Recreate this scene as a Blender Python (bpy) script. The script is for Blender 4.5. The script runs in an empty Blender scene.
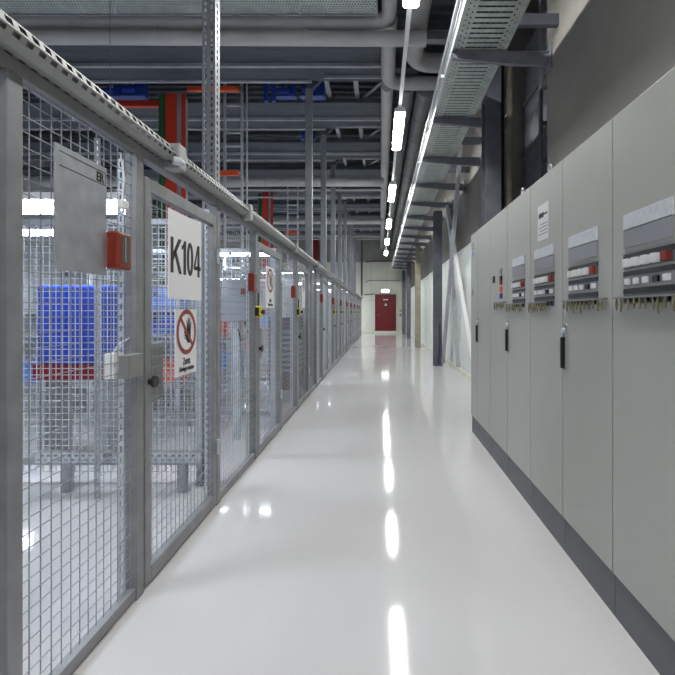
import bpy, math, random
from mathutils import Vector, Matrix
random.seed(7)
C = bpy.context.scene.collection
PI = math.pi

# ------------------------------------------------------------------ materials
def mat(name, col, rough=0.5, metal=0.0, var=0.0, scale=6.0, bump=0.0, emit=None, stretch=(1, 1, 1), rvar=0.0, col2=None):
    m = bpy.data.materials.new(name); m.use_nodes = True
    nt = m.node_tree; b = nt.nodes['Principled BSDF']
    b.inputs['Base Color'].default_value = (*col, 1)
    b.inputs['Roughness'].default_value = rough
    b.inputs['Metallic'].default_value = metal
    if emit:
        b.inputs['Emission Color'].default_value = (*emit[0], 1)
        b.inputs['Emission Strength'].default_value = emit[1]
        return m
    tc = nt.nodes.new('ShaderNodeTexCoord'); mp = nt.nodes.new('ShaderNodeMapping')
    mp.inputs['Scale'].default_value = stretch
    nt.links.new(tc.outputs['Object'], mp.inputs[0])
    nz = nt.nodes.new('ShaderNodeTexNoise'); nz.inputs['Scale'].default_value = scale
    nz.inputs['Detail'].default_value = 5
    nt.links.new(mp.outputs[0], nz.inputs[0])
    if var or col2:
        mx = nt.nodes.new('ShaderNodeMix'); mx.data_type = 'RGBA'
        rp = nt.nodes.new('ShaderNodeMapRange'); rp.inputs[1].default_value = .3; rp.inputs[2].default_value = .7
        nt.links.new(nz.outputs[0], rp.inputs[0]); nt.links.new(rp.outputs[0], mx.inputs[0])
        lo = col2 if col2 else tuple(c * (1 - var) for c in col)
        mx.inputs[6].default_value = (*lo, 1)
        mx.inputs[7].default_value = (*[min(1, c * (1 + var)) for c in col], 1)
        nt.links.new(mx.outputs[2], b.inputs['Base Color'])
    if rvar:
        rp = nt.nodes.new('ShaderNodeMapRange'); rp.inputs[3].default_value = rough - rvar; rp.inputs[4].default_value = rough + rvar
        nt.links.new(nz.outputs[0], rp.inputs[0]); nt.links.new(rp.outputs[0], b.inputs['Roughness'])
    if bump:
        bp = nt.nodes.new('ShaderNodeBump'); bp.inputs['Strength'].default_value = bump; bp.inputs['Distance'].default_value = .02
        nt.links.new(nz.outputs[0], bp.inputs['Height']); nt.links.new(bp.outputs[0], b.inputs['Normal'])
    return m

M = {}
M['floor'] = mat('floor_epoxy', (.62, .60, .605), .07, 0, .035, .7, .012, rvar=.04)
M['galv'] = mat('galvanised_steel', (.42, .43, .46), .42, .55, .14, 14)
M['galv_l'] = mat('bright_galvanised', (.62, .65, .70), .4, .35, .12, 18)
M['frame'] = mat('gate_frame_steel', (.26, .26, .27), .45, .3, .14, 9)
M['wire'] = mat('mesh_wire', (.33, .335, .35), .4, .35, .1, 9)
M['post'] = mat('post_steel', (.24, .25, .28), .5, .3, .12, 5)
M['trunk'] = mat('trunking_steel', (.36, .36, .355), .45, .3, .12, 10)
M['plate'] = mat('lock_plate_steel', (.26, .26, .25), .5, .2, .1, 8)
M['deck'] = mat('deck_slate', (.074, .088, .108), .6, .2, .25, 2.2, stretch=(1, 6, 6))
M['deckbar'] = mat('deck_edge_steel', (.42, .44, .48), .5, .2, .1, 4)
M['ceil'] = mat('ceiling_sheet', (.13, .145, .17), .7, 0, .2, 1.5, stretch=(1, 10, 1))
M['white_pipe'] = mat('pale_pipe_jacket', (.54, .53, .53), .5, 0, .07, 3)
M['dark_pipe'] = mat('grey_pipe_jacket', (.21, .21, .215), .5, .2, .15, 3)
M['duct'] = mat('duct_steel', (.30, .31, .33), .5, .3, .15, 2)
M['tray'] = mat('tray_steel', (.47, .52, .50), .45, .35, .15, 9)
M['rail_l'] = mat('tray_rail_steel', (.60, .62, .64), .35, .3, .08, 9)
M['steel_d'] = mat('blue_grey_steel', (.125, .13, .16), .5, .1, .2, 6)
M['brk'] = mat('bracket_steel', (.19, .195, .235), .5, .1, .15, 6)
M['steel_b'] = mat('tan_steel', (.33, .30, .23), .5, .1, .2, 6)
M['cab'] = mat('cabinet_grey', (.455, .455, .42), .38, 0, .03, 2)
M['cab_top'] = mat('cabinet_edge', (.56, .56, .55), .4)
M['plinth'] = mat('plinth_grey', (.125, .125, .14), .45, 0, .1, 6)
M['black'] = mat('black_plastic', (.012, .012, .013), .35)
M['chrome'] = mat('chrome', (.72, .72, .70), .2, .85)
M['white'] = mat('white_plastic', (.80, .80, .80), .45)
M['sign'] = mat('sign_white', (.80, .78, .79), .5)
M['ink'] = mat('sign_black', (.015, .014, .016), .5)
M['signred'] = mat('sign_red_brown', (.27, .05, .028), .5)
M['grey_l'] = mat('label_grey', (.30, .31, .34), .5)
M['label'] = mat('label_white', (.66, .68, .72), .5, 0, .1, 40)
M['redbox'] = mat('red_plastic', (.235, .022, .010), .4, 0, .08, 9)
M['window_d'] = mat('box_window', (.09, .085, .075), .25)
M['cream'] = mat('cream_plastic', (.62, .55, .40), .4)
M['yellow'] = mat('yellow_plastic', (.78, .62, .02), .4)
M['red'] = mat('red_beam_paint', (.62, .045, .018), .5, 0, .1, 4)
M['orange'] = mat('orange_steel', (.80, .115, .035), .5, 0, .08, 4)
M['green'] = mat('dark_green_paint', (.025, .11, .035), .5)
M['door'] = mat('red_door_paint', (.19, .005, .011), .42, 0, .06, 4)
M['door_f'] = mat('red_door_frame', (.14, .005, .009), .5)
M['wallw'] = mat('cream_wall', (.80, .79, .68), .6, 0, .06, 1.2, .05)
M['wallr'] = mat('white_wall', (.80, .83, .79), .55, 0, .05, 1.2, .05)
M['conc'] = mat('bare_concrete', (.265, .245, .225), .8, 0, .16, 1.3, .1)
M['concu'] = mat('upper_concrete', (.33, .32, .30), .8, 0, .16, 1.3, .1)
M['halls'] = mat('hall_wall', (.42, .44, .48), .8, 0, .15, .6)
M['blue'] = mat('blue_plastic', (.02, .06, .42), .42, 0, .1, 5)
M['blue_l'] = mat('light_blue_plastic', (.13, .24, .70), .42, 0, .1, 5)
M['blue_d'] = mat('blue_motor_paint', (.01, .04, .26), .4, 0, .1, 5)
M['mid'] = mat('grey_machine_paint', (.33, .35, .38), .5, 0, .1, 5)
M['brown'] = mat('brown_cable', (.16, .11, .06), .6, 0, .3, 30)
M['key'] = mat('key_brass', (.30, .27, .17), .4, .6, .3, 30)
M['swred'] = mat('switch_red', (.25, .02, .015), .4)
M['tube'] = mat('lamp_tube', (1, 1, 1), .5, emit=((.98, 1.0, .97), 92))
M['tube_h'] = mat('hall_tube', (1, 1, 1), .5, emit=((.80, .90, 1.0), 27))
M['exit'] = mat('exit_face', (1, 1, 1), .5, emit=((.93, 1.0, .95), 5))

# ------------------------------------------------------------------ mesh builder
class MB:
    def __init__(s): s.v = []; s.f = []
    def quad(s, *p):
        n = len(s.v); s.v += [Vector(q) for q in p]; s.f.append(tuple(range(n, n + len(p)))); return s
    def box(s, x0, x1, y0, y1, z0, z1):
        n = len(s.v)
        s.v += [Vector((x, y, z)) for z in (z0, z1) for y in (y0, y1) for x in (x0, x1)]
        for f in ((0, 2, 3, 1), (4, 5, 7, 6), (0, 1, 5, 4), (2, 6, 7, 3), (0, 4, 6, 2), (1, 3, 7, 5)):
            s.f.append(tuple(n + i for i in f))
        return s
    def tube(s, pts, r, n=10, cap=True):
        pts = [Vector(p) for p in pts]; base = len(s.v); up = None
        for i, p in enumerate(pts):
            d = (pts[min(i + 1, len(pts) - 1)] - pts[max(i - 1, 0)]).normalized()
            if up is None:
                up = d.cross(Vector((0, 0, 1)) if abs(d.z) < .9 else Vector((1, 0, 0))).normalized()
            up = (up - d * up.dot(d)).normalized(); w = d.cross(up)
            rr = r[i] if isinstance(r, (list, tuple)) else r
            for k in range(n):
                a = 2 * PI * (k + .5) / n
                s.v.append(p + (up * math.cos(a) + w * math.sin(a)) * rr)
        for i in range(len(pts) - 1):
            for k in range(n):
                a = base + i * n + k; b = base + i * n + (k + 1) % n
                s.f.append((a, b, b + n, a + n))
        if cap:
            s.f.append(tuple(base + k for k in reversed(range(n))))
            s.f.append(tuple(base + (len(pts) - 1) * n + k for k in range(n)))
        return s
    def prism(s, poly, axis, a, b):
        """poly: 2D outline; axis 'x': (y,z) points, 'y': (x,z), 'z': (x,y); extruded from a to b"""
        def P(u, v, t): return {'x': (t, u, v), 'y': (u, t, v), 'z': (u, v, t)}[axis]
        n = len(s.v); k = len(poly)
        s.v += [Vector(P(u, v, a)) for u, v in poly] + [Vector(P(u, v, b)) for u, v in poly]
        s.f.append(tuple(n + i for i in range(k))); s.f.append(tuple(n + k + i for i in reversed(range(k))))
        for i in range(k): s.f.append((n + i, n + k + i, n + k + (i + 1) % k, n + (i + 1) % k))
        return s
    def perf(s, o, U, V, per, count, hole, vbands):
        """perforated sheet: along U `count` periods of length per with hole interval (a,b); vbands = [(v0,v1,flag)], flag 0 solid, 1 hole, 2 hole shifted half"""
        o, U, V = Vector(o), Vector(U), Vector(V)
        for v0, v1, fl in vbands:
            def q(a, b): s.quad(o + U * a + V * v0, o + U * b + V * v0, o + U * b + V * v1, o + U * a + V * v1)
            if not fl: q(0, per * count); continue
            sh = per / 2 if fl == 2 else 0
            last = 0
            for i in range(count):
                a = i * per + hole[0] + sh; b = i * per + hole[1] + sh
                if b > per * count: break
                q(last, a); last = b
            q(last, per * count)
        return s
    def build(s, name, m, parent=None, bevel=0, smooth=False, base=None):
        if parent is not None: off = Vector(parent['_o'])
        elif base is not None: off = Vector(base)
        else:
            xs = [v.x for v in s.v]; ys = [v.y for v in s.v]; zs = [v.z for v in s.v]
            off = Vector(((min(xs) + max(xs)) / 2, (min(ys) + max(ys)) / 2, min(zs)))
        me = bpy.data.meshes.new(name)
        me.from_pydata([v - off for v in s.v], [], s.f); me.update()
        me.materials.append(m)
        if smooth:
            me.polygons.foreach_set('use_smooth', [True] * len(me.polygons))
            try: me.set_sharp_from_angle(angle=math.radians(40))
            except Exception: pass
        o = bpy.data.objects.new(name, me); C.objects.link(o)
        if parent is None: o.location = off; o['_o'] = tuple(off)
        else:
            o.parent = parent
            o['_o'] = tuple(off)
        if bevel:
            bv = o.modifiers.new('bevel', 'BEVEL'); bv.width = bevel; bv.segments = 2; bv.limit_method = 'ANGLE'
        return o

def tag(o, label, cat, group=None):
    o['label'] = label; o['category'] = cat
    if group: o['group'] = group
    return o
def thing(name, label, cat, loc, group=None):
    o = bpy.data.objects.new(name, None); C.objects.link(o); o.location = loc; o['_o'] = tuple(loc)
    o.empty_display_size = .1
    return tag(o, label, cat, group)
def struct(o): o['kind'] = 'structure'; return o
KIDS = {}
def dup(root, loc, label, group=None):
    r = root.copy(); C.objects.link(r); r.location = loc; r['label'] = label
    if group: r['group'] = group
    for ch in list(root.children):
        c = ch.copy(); C.objects.link(c); c.parent = r
        for g in list(ch.children):
            d = g.copy(); C.objects.link(d); d.parent = c
    return r
B = lambda *a: MB().box(*a)

def text_mesh(body, size, sx=1.0, bold=0.0, depth=.0006):
    cu = bpy.data.curves.new('lettering', 'FONT'); cu.body = body; cu.size = size; cu.offset = bold; cu.extrude = depth
    cu.align_x = 'CENTER'; cu.align_y = 'CENTER'
    o = bpy.data.objects.new('lettering', cu); C.objects.link(o)
    bpy.context.view_layer.update()
    me = bpy.data.meshes.new_from_object(o.evaluated_get(bpy.context.evaluated_depsgraph_get()))
    bpy.data.objects.remove(o); bpy.data.curves.remove(cu)
    xs = [v.co.x for v in me.vertices]; ys = [v.co.y for v in me.vertices]
    cx = (min(xs) + max(xs)) / 2; cy = (min(ys) + max(ys)) / 2
    for v in me.vertices: v.co.x = (v.co.x - cx) * sx; v.co.y -= cy
    return me
def put_text(body, size, center, facing, m, parent, sx=1.0, bold=0.0, name='lettering'):
    me = text_mesh(body, size, sx, bold); off = Vector(parent['_o']); c = Vector(center) - off
    for v in me.vertices:
        u, w, t = v.co
        if facing == '+x': v.co = c + Vector((t, u, w))
        elif facing == '-x': v.co = c + Vector((-t, -u, w))
        else: v.co = c + Vector((u, -t, w))
    me.materials.clear(); me.materials.append(m); me.update()
    o = bpy.data.objects.new(name, me); C.objects.link(o); o.parent = parent
    return o

ORD = ['first', 'second', 'third', 'fourth', 'fifth', 'sixth', 'seventh', 'eighth', 'ninth', 'tenth', 'eleventh', 'twelfth', 'thirteenth']
YB, YE = -6.0, 28.3           # near and far end of the hall
ZC = 6.35                     # ceiling
XL, XR = -11.0, 1.75

# ------------------------------------------------------------------ setting
struct(B(XL, 3.2, YB, YE + .3, -.15, 0).build('floor', M['floor'], base=(0, 0, 0)))
cm = MB()
xs = [XL + i * .125 for i in range(int((XR + .6 - XL) / .125) + 1)]
for i in range(len(xs) - 1):                       # trapezoid sheet running across
    pass
ys = [YB + i * .25 for i in range(int((YE - YB) / .25) + 2)]
prof = []
for y in ys: prof += [(y, ZC), (y + .11, ZC), (y + .14, ZC + .06), (y + .22, ZC + .06)]
for (a, b) in zip(prof[:-1], prof[1:]): cm.quad((XL, a[0], a[1]), (3.2, a[0], a[1]), (3.2, b[0], b[1]), (XL, b[0], b[1]))
struct(cm.build('ceiling', M['ceil'], base=(0, 0, ZC)))
wf = struct(B(XL, 3.2, YE, YE + .2, 0, 4.46).build('wall_far', M['wallw']))
jm = MB()
for x in (-.55, .42, 1.35): jm.box(x, x + .012, YE - .004, YE, .2, 4.4)
for z in (2.05, 3.4): jm.box(-1.2, 1.7, YE - .003, YE, z, z + .01)
jm.build('panel_joint', M['concu'], wf)
struct(B(XL, 3.2, YE, YE + .2, 4.46, ZC + .1).build('wall_far_upper', M['concu']))
struct(B(-1.3, 1.75, YE - .12, YE, 0, .13).build('baseboard_far', M['wallw'], bevel=.01))
struct(B(XL - .2, XL, YB, YE, 0, ZC + .1).build('wall_left', M['halls']))
struct(B(XL, 3.2, YB - .2, YB, 0, ZC + .1).build('wall_near', M['halls']))
# right side: near concrete pier, recess, then long wall painted white to 2.67 m
struct(B(1.72, 3.2, YB, 4.64, 0, ZC + .1).build('wall_right_near', M['conc'], bevel=.008))
struct(B(2.45, 2.65, 4.58, 6.75, 0, ZC + .1).build('wall_right_recess', M['conc']))
struct(B(XR, XR + .2, 6.75, YE, 0, 2.67).build('wall_right_lower', M['wallr']))
struct(B(XR + .012, XR + .2, 6.75, YE, 2.69, ZC + .1).build('wall_right_upper', M['conc']))
struct(B(XR - .012, XR + .1, 6.75, YE, 2.665, 2.70).build('trim_1', M['steel_d']))
struct(B(1.95, 2.45, 6.70, 6.78, 0, ZC + .1).build('wall_right_return', M['conc']))
struct(B(XR - .015, XR, 6.78, YE, 0, .09).build('baseboard_right', M['wallw']))

# red end door
dx0, dx1 = -.31, 1.0
d = struct(B(dx0 + .07, dx1 - .07, YE - .09, YE - .03, .15, 2.36).build('door_1', M['door'], bevel=.004))
fm = B(dx0, dx0 + .07, YE - .13, YE, .13, 2.43); fm.box(dx1 - .07, dx1, YE - .13, YE, .13, 2.43).box(dx0 + .07, dx1 - .07, YE - .13, YE, 2.36, 2.43)
fm.build('door_frame', M['door_f'], d)
hm = B(dx0 + .14, dx0 + .18, YE - .14, YE - .09, 1.1, 1.13); hm.box(dx0 + .14, dx0 + .27, YE - .155, YE - .135, 1.1, 1.125)
hm.build('door_handle', M['chrome'], d)
B(.20, .50, YE - .097, YE - .09, 2.06, 2.13).build('notice_plate', M['white'], d)
MB().prism([(.26, 1.72), (.46, 1.72), (.36, 1.88)], 'y', YE - .097, YE - .09).build('warning_plate', M['white'], d)
t = thing('exit_sign', 'lit white exit sign box mounted above the red end door', 'sign', (.33, YE, 2.52))
B(.08, .58, YE - .10, YE - .001, 2.52, 2.76).build('housing', M['white'], t, bevel=.01)
B(.10, .56, YE - .108, YE - .1, 2.54, 2.74).build('face', M['exit'], t)
t = thing('wall_switch', 'small grey switch box on cream wall right of red door', 'switch', (1.28, YE, 1.02))
B(1.22, 1.34, YE - .06, YE, 1.05, 1.22).build('switch_box', M['grey_l'], t, bevel=.006)
B(1.26, 1.30, YE - .075, YE - .06, 1.1, 1.17).build('switch_rocker', M['black'], t)
t = thing('alarm_call_point', 'red alarm call point on cream wall right of red door', 'alarm', (1.3, YE, 1.35))
B(1.24, 1.35, YE - .06, YE, 1.35, 1.47).build('call_box', M['redbox'], t, bevel=.006)
B(1.27, 1.32, YE - .068, YE - .06, 1.38, 1.44).build('press_plate', M['white'], t)
t = MB().tube([(-.86, YE - .05, 4.42), (-.80, YE - .05, 4.47), (-.5, YE - .05, 4.5), (1.2, YE - .05, 4.5)], .035, 8)
tag(t.build('wall_conduit', M['steel_d'], smooth=True), 'dark conduit bent down at its end high on the far wall', 'conduit')
t = MB().tube([(-.9, YE - .05, 3.18), (-.8, YE - .05, 3.26), (-.7, YE - .05, 3.29), (1.3, YE - .05, 3.29)], .03, 8)
tag(t.build('wall_conduit', M['grey_l'], smooth=True), 'thin grey conduit on the cream wall above the lit sign', 'conduit')
tag(MB().tube([(-1.15, YE - .06, 2.35), (-1.15, YE - .06, 6.3)], .05, 8).build('downpipe', M['steel_d'], smooth=True), 'dark vertical pipe on the far wall above the fence end', 'pipe')
tag(MB().tube([(-1.0, YE - .05, 2.4), (-.36, YE - .05, 2.44)], .03, 8).build('wall_conduit', M['steel_d'], smooth=True), 'short dark conduit between fence end and red door', 'conduit')

# ------------------------------------------------------------------ wire mesh fence with gates
XF = -1.11
starts = [2.13, 4.10, 6.10, 8.75, 10.85, 12.95, 15.25, 17.45, 19.8, 22.5, 24.75]
GW = .93
def mesh_panel(y0, y1, z0, z1, x, pitch=.05, r=.0021):
    m = MB()
    n = max(2, round((y1 - y0) / pitch)); k = max(2, round((z1 - z0) / pitch))
    for i in range(n + 1):
        y = y0 + (y1 - y0) * i / n; m.tube([(x, y, z0), (x, y, z1)], r, 4, False)
    for i in range(k + 1):
        z = z0 + (z1 - z0) * i / k; m.tube([(x + .004, y0, z), (x + .004, y1, z)], r, 4, False)
    return m
# gate, local origin at hinge-side foot
g = thing('mesh_gate', '', 'gate', (XF, 0, 0), 'wire mesh gates along the fence')
def G(x0, x1, y0, y1, z0, z1): return B(XF + x0, XF + x1, y0, y1, z0, z1)
G(-.045, 0, 0, .055, .015, 1.965).build('stile', M['frame'], g, bevel=.004)
G(-.045, 0, GW - .05, GW, .015, 1.965).build('stile', M['frame'], g, bevel=.004)
G(-.045, 0, .055, GW - .05, 1.90, 1.965).build('top_bar', M['frame'], g, bevel=.003)
G(-.045, 0, .055, GW - .05, .015, .09).build('bottom_bar', M['frame'], g, bevel=.003)
mesh_panel(.055, GW - .05, .09, 1.90, XF - .024).build('wire_mesh', M['wire'], g)
lp = G(-.052, -.032, .056, .24, .87, 1.16).build('lock_plate', M['plate'], g)
kb = MB().tube([(XF, .035, .985), (XF + .02, .035, .985), (XF + .021, .035, .985), (XF + .034, .035, .985)], [.016, .016, .031, .028], 14)
kb.build('lock_knob', M['black'], g, smooth=True)
hg = MB()
for z in (.35, 1.65): hg.tube([(XF + .006, GW + .006, z), (XF + .006, GW + .006, z + .1)], .011, 8)
hg.build('hinge', M['galv_l'], g, smooth=True)
GL = ['wire mesh gate carrying the K104 sign, nearest the camera', 'wire mesh gate with a round prohibition sign, second from the camera',
      'wire mesh gate behind the second yellow switch, third from the camera']
for i in range(3, 11): GL.append('wire mesh gate, %s along the fence from the camera' % ORD[i])
for i, y in enumerate(starts):
    if i == 0: g.location = (XF, y, 0); g['label'] = GL[0]
    else: dup(g, (XF, y, 0), GL[i])

# fixed panels
def slot_post(t, y):
    B(XF - .055, XF, y, y + .06, .0, 2.05).build('post', M['frame'], t, bevel=.003)
    s = MB(); s.perf((XF - .056, y - .0015, .02), (0, 0, 1), (-1, 0, 0), .05, 40, (.012, .038), [(0, .012, 0), (.012, .022, 1), (.022, .034, 0)])
    s.quad((XF - .09, y - .0015, .02), (XF - .09, y + .03, .02), (XF - .09, y + .03, 1.97), (XF - .09, y - .0015, 1.97))
    s.build('slotted_flange', M['galv_l'], t)
bounds = [(-2.2, .55), (.55, starts[0])] + [(a + GW, b) for a, b in zip(starts[:-1], starts[1:])] + [(starts[-1] + GW, 27.0)]
for i, (a, b) in enumerate(bounds, -1):
    lab = ('fixed wire mesh fence panel level with the camera, outside the view' if i < 0 else 'fixed wire mesh fence panel before the K104 gate, cut by the frame' if i == 0 else
           'fixed wire mesh panel, last of the fence beside the far wall' if i == len(bounds) - 2 else
           'fixed wire mesh panel between the %s and %s gates' % (ORD[i - 1], ORD[i]))
    t = thing('mesh_fence', lab, 'fence', (XF, a, 0), 'fixed fence panels')
    slot_post(t, a + .012); slot_post(t, b - .075)
    if b - a > 1.4: slot_post(t, (a + b) / 2)
    B(XF - .045, XF - .005, a + .072, b - .075, .01, .06).build('bottom_bar', M['frame'], t, bevel=.003)
    mesh_panel(a + .072, b - .075, .06, 2.045, XF - .03).build('wire_mesh', M['wire'], t)

# top rail and slotted cable trunking riding on it
o = B(XF - .055, XF - .003, -2.2, 27.1, 2.05, 2.096).build('fence_top_rail', M['frame'], bevel=.004)
tag(o, 'grey square top rail running along the whole mesh fence', 'rail')
t = thing('cable_trunking', 'slotted grey cable trunking running along the top of the mesh fence', 'cable trunking', (XF, .4, 2.066))
pts = [(-1.165, 2.165), (-1.085, 2.178), (-1.058, 2.165), (-1.045, 2.13), (-1.056, 2.108), (-1.085, 2.098), (-1.165, 2.098)]
m = MB()
L = 29.2; per = .05; n = int(L / per)
for (p, q) in zip(pts[:-1], pts[1:]):
    V = Vector((q[0] - p[0], 0, q[1] - p[1])); w = V.length; V.normalize()
    holes = 1 if abs(p[0] + 1.058) < .001 and p[1] > 2.1 else 2 if abs(p[0] + 1.045) < .001 else 0
    bands = [(0, w, 0)] if not holes else [(0, w * .22, 0), (w * .22, w * .78, holes), (w * .78, w, 0)]
    if abs(p[0] + 1.085) < .001: bands = [(0, w * .3, 0), (w * .3, w * .75, 2), (w * .75, w, 0)]
    m.perf((p[0], -2.2, p[1]), (0, 1, 0), V, per, n, (.012, .039), bands)
m.build('channel', M['trunk'], t)
B(-1.15, -1.066, -2.19, 26.95, 2.105, 2.145).build('liner', M['black'], t)
mm = B(-1.17, -1.03, 2.31, 2.40, 2.06, 2.19)
mm.build('clip_box', M['trunk'], t, bevel=.008)
MB().tube([(-1.045, 2.27, 2.085), (-1.02, 2.29, 2.085), (-1.015, 2.32, 2.085)], [.022, .022, .014], 10).build('cable_gland', M['galv_l'], t, smooth=True)
for y in (3.6, 5.6, 7.6, 10.2):
    B(-1.17, -1.035, y, y + .07, 2.06, 2.185).build('clip_box', M['trunk'], t, bevel=.006)
tag(MB().tube([(-1.062, 26.9, 2.12), (-1.062, 27.05, 2.12), (-1.062, 27.06, 2.3), (-1.062, 27.06, 4.3)], .02, 6).build('riser_conduit', M['steel_d'], smooth=True),
    'thin dark conduit rising from the far end of the trunking', 'conduit')

# ------------------------------------------------------------------ signs and boxes on the fence
t = thing('door_number_sign', 'white K104 sign on the nearest mesh gate', 'sign', (XF, 2.56, 1.39))
B(XF + .002, XF + .006, 2.35, 2.78, 1.39, 1.865).build('board', M['sign'], t)
def strokes(name, polys, y0, z0, t):
    m = MB()
    for p in polys: m.prism([(y0 + a, z0 + b) for a, b in p], 'x', XF + .006, XF + .0072)
    m.build(name, M['ink'], t)
W, Hc = .032, .19
strokes('letter', [[(0, 0), (W, 0), (W, Hc), (0, Hc)], [(W, .065), (W, .112), (.094, Hc), (.130, Hc), (.056, .102)], [(.040, .106), (.062, .130), (.134, 0), (.098, 0)]], 2.372, 1.53, t)
strokes('numeral', [[(.022, 0), (.055, 0), (.055, Hc), (.030, Hc), (.022, .17)], [(0, .135), (.026, .150), (.032, Hc), (.018, .166), (0, .158)]], 2.505, 1.53, t)
N = 24
oval = lambda a, b, k: (.043 + a * math.cos(2 * PI * k / N), .095 + b * math.copysign(abs(math.sin(2 * PI * k / N)) ** .8, math.sin(2 * PI * k / N)))
strokes('numeral', [[oval(.043, .097, k), oval(.043, .097, k + 1), oval(.014, .068, k + 1), oval(.014, .068, k)] for k in range(N)], 2.572, 1.53, t)
strokes('numeral', [[(.052, 0), (.083, 0), (.083, Hc), (.052, Hc)], [(0, .040), (.098, .040), (.098, .064), (0, .064)], [(0, .064), (.024, .064), (.064, Hc), (.052, Hc)]], 2.668, 1.53, t)
t = thing('prohibition_sign', 'white no entry hand sign below the K104 sign on the nearest gate', 'sign', (XF, 2.56, .965))
def prohibition(t, y0, y1, z0, z1, cy, cz, R, text=True):
    B(XF + .002, XF + .006, y0, y1, z0, z1).build('board', M['sign'], t, bevel=.001)
    x = XF + .0066; m = MB(); N = 40
    for k in range(N):
        a, b = 2 * PI * k / N, 2 * PI * (k + 1) / N
        P = lambda r, q: (x + .0012, cy + r * math.cos(q), cz + r * math.sin(q))
        m.quad(P(R * .80, a), P(R, a), P(R, b), P(R * .80, b))
    s = R * .82; w = R * .09
    for sg in (1,):
        u = Vector((0, -.707, .707)); v = Vector((0, .707, .707)); c = Vector((x + .0012, cy, cz))
        m.quad(c + u * s + v * w, c - u * s + v * w, c - u * s - v * w, c + u * s - v * w)
    m.build('prohibition_ring', M['signred'], t)
    h = MB(); xx = x + .0004
    def blob(pts): h.quad(*[(xx, cy + a * R, cz + b * R) for a, b in pts])
    blob([(.10, -.50), (.34, -.50), (.42, -.30), (.44, .05), (.38, .16), (.04, .16), (-.02, .0), (.0, -.30)])
    def finger(a0, b0, a1, b1, w):
        d = Vector((a1 - a0, b1 - b0)); d.normalize(); nn = Vector((-d.y, d.x)) * w
        blob([(a0 + nn.x, b0 + nn.y), (a0 - nn.x, b0 - nn.y), (a1 - nn.x * .8, b1 - nn.y * .8), (a1 + d.x * w * .8, b1 + d.y * w * .8), (a1 + nn.x * .8, b1 + nn.y * .8)])
    finger(.38, .08, .46, .42, .05); finger(.29, .10, .33, .58, .055); finger(.19, .10, .17, .60, .055); finger(.09, .08, .02, .48, .05)
    finger(.06, -.30, -.22, .02, .055)
    finger(.0, -.35, -.30, -.22, .02); finger(.0, -.25, -.33, -.10, .015)
    h.build('hand_symbol', M['ink'], t)
    if text:
        put_text('Zutritt', .055, (x + .0008, cy, z0 + .078), '+x', M['ink'], t, sx=.62, bold=.0006)
        put_text('Unbefugte verboten', .040, (x + .0008, cy, z0 + .032), '+x', M['ink'], t, sx=.60, bold=.0004)
prohibition(t, 2.43, 2.705, .965, 1.335, 2.5675, 1.207, .128)
t = thing('prohibition_sign', 'white no entry sign on the second mesh gate', 'sign', (XF, 4.56, 1.25))
prohibition(t, 4.36, 4.69, 1.36, 1.77, 4.525, 1.635, .12)
t = thing('prohibition_sign', 'small white no entry sign on the third mesh gate', 'sign', (XF, 6.44, 1.2))
prohibition(t, 6.38, 6.62, 1.38, 1.81, 6.50, 1.70, .085, False)
t = thing('lettered_sign', 'grey sign ending in ER hung on the mesh before the first gate', 'sign', (XF, 1.8, 1.62))
B(-1.132, -1.126, 1.56, 1.853, 1.47, 1.91).build('board', M['galv'], t)
put_text('ER', .05, (-1.1254, 1.812, 1.862), '+x', M['ink'], t, sx=.85, bold=.0016)
fr = MB()
for a, b, c_, e in ((1.58, 1.846, 1.886, 1.889), (1.58, 1.846, 1.836, 1.839), (1.843, 1.846, 1.836, 1.889)): fr.box(-1.126, -1.1252, a, b, c_, e)
fr.build('printed_border', M['ink'], t)

# red break boxes on each bay, local y=0 at near face
rb = thing('alarm_box', '', 'alarm box', (XF, 0, 1.5), 'red boxes beside the gates')
B(-1.134, -1.081, 0, .104, 1.5, 1.655).build('case', M['redbox'], rb, bevel=.008)
w_ = B(-1.0815, -1.0795, .028, .082, 1.525, 1.64).build('window', M['window_d'], rb)
B(-1.0797, -1.0785, .05, .056, 1.53, 1.635).build('lever', M['grey_l'], w_)
ry = [1.857, 3.86, 5.72, 8.50, 10.62, 12.72, 15.02, 17.22, 19.57, 22.27, 24.5]
for i, y in enumerate(ry):
    lab = 'red alarm box before the %s mesh gate from the camera' % ORD[i]
    if i == 0: rb.location = (XF, y, 1.5); rb['label'] = lab
    else: dup(rb, (XF, y, 1.5), lab)
# yellow door switches with black knobs, from the second gate on
yb = thing('gate_switch', '', 'switch', (XF, 0, 1.27), 'yellow switches beside the gates')
B(-1.108, -1.065, .015, .075, 1.27, 1.375).build('case', M['yellow'], yb, bevel=.008)
MB().tube([(-1.065, .045, 1.32), (-1.05, .045, 1.32), (-1.048, .045, 1.32), (-1.034, .045, 1.32)], [.014, .014, .024, .022], 12).build('knob', M['black'], yb, smooth=True)
B(-1.108, -1.075, -.008, .015, 1.285, 1.36).build('bracket', M['black'], yb)
MB().tube([(-1.09, .035, 1.375), (-1.09, .035, 1.49)], .006, 6).build('cable', M['black'], yb)
sy = [y - .11 for y in starts[1:]]
for i, y in enumerate(sy):
    if i in (2, 5): continue
    lab = 'yellow switch with black knob before the %s mesh gate' % ORD[i + 1]
    if i == 0: yb.location = (XF, y, 1.27); yb['label'] = lab
    else: dup(yb, (XF, y, 1.27), lab)
t = thing('lock_box', 'grey steel lock bracket with white box before the K104 gate', 'lock', (XF, 1.95, .97))
B(-1.11, -1.068, 1.91, 2.03, 1.035, 1.135).build('bracket', M['plate'], t, bevel=.003)
B(-1.19, -1.14, 1.93, 2.0, 1.03, 1.14).build('white_box', M['white'], t, bevel=.004)
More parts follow.
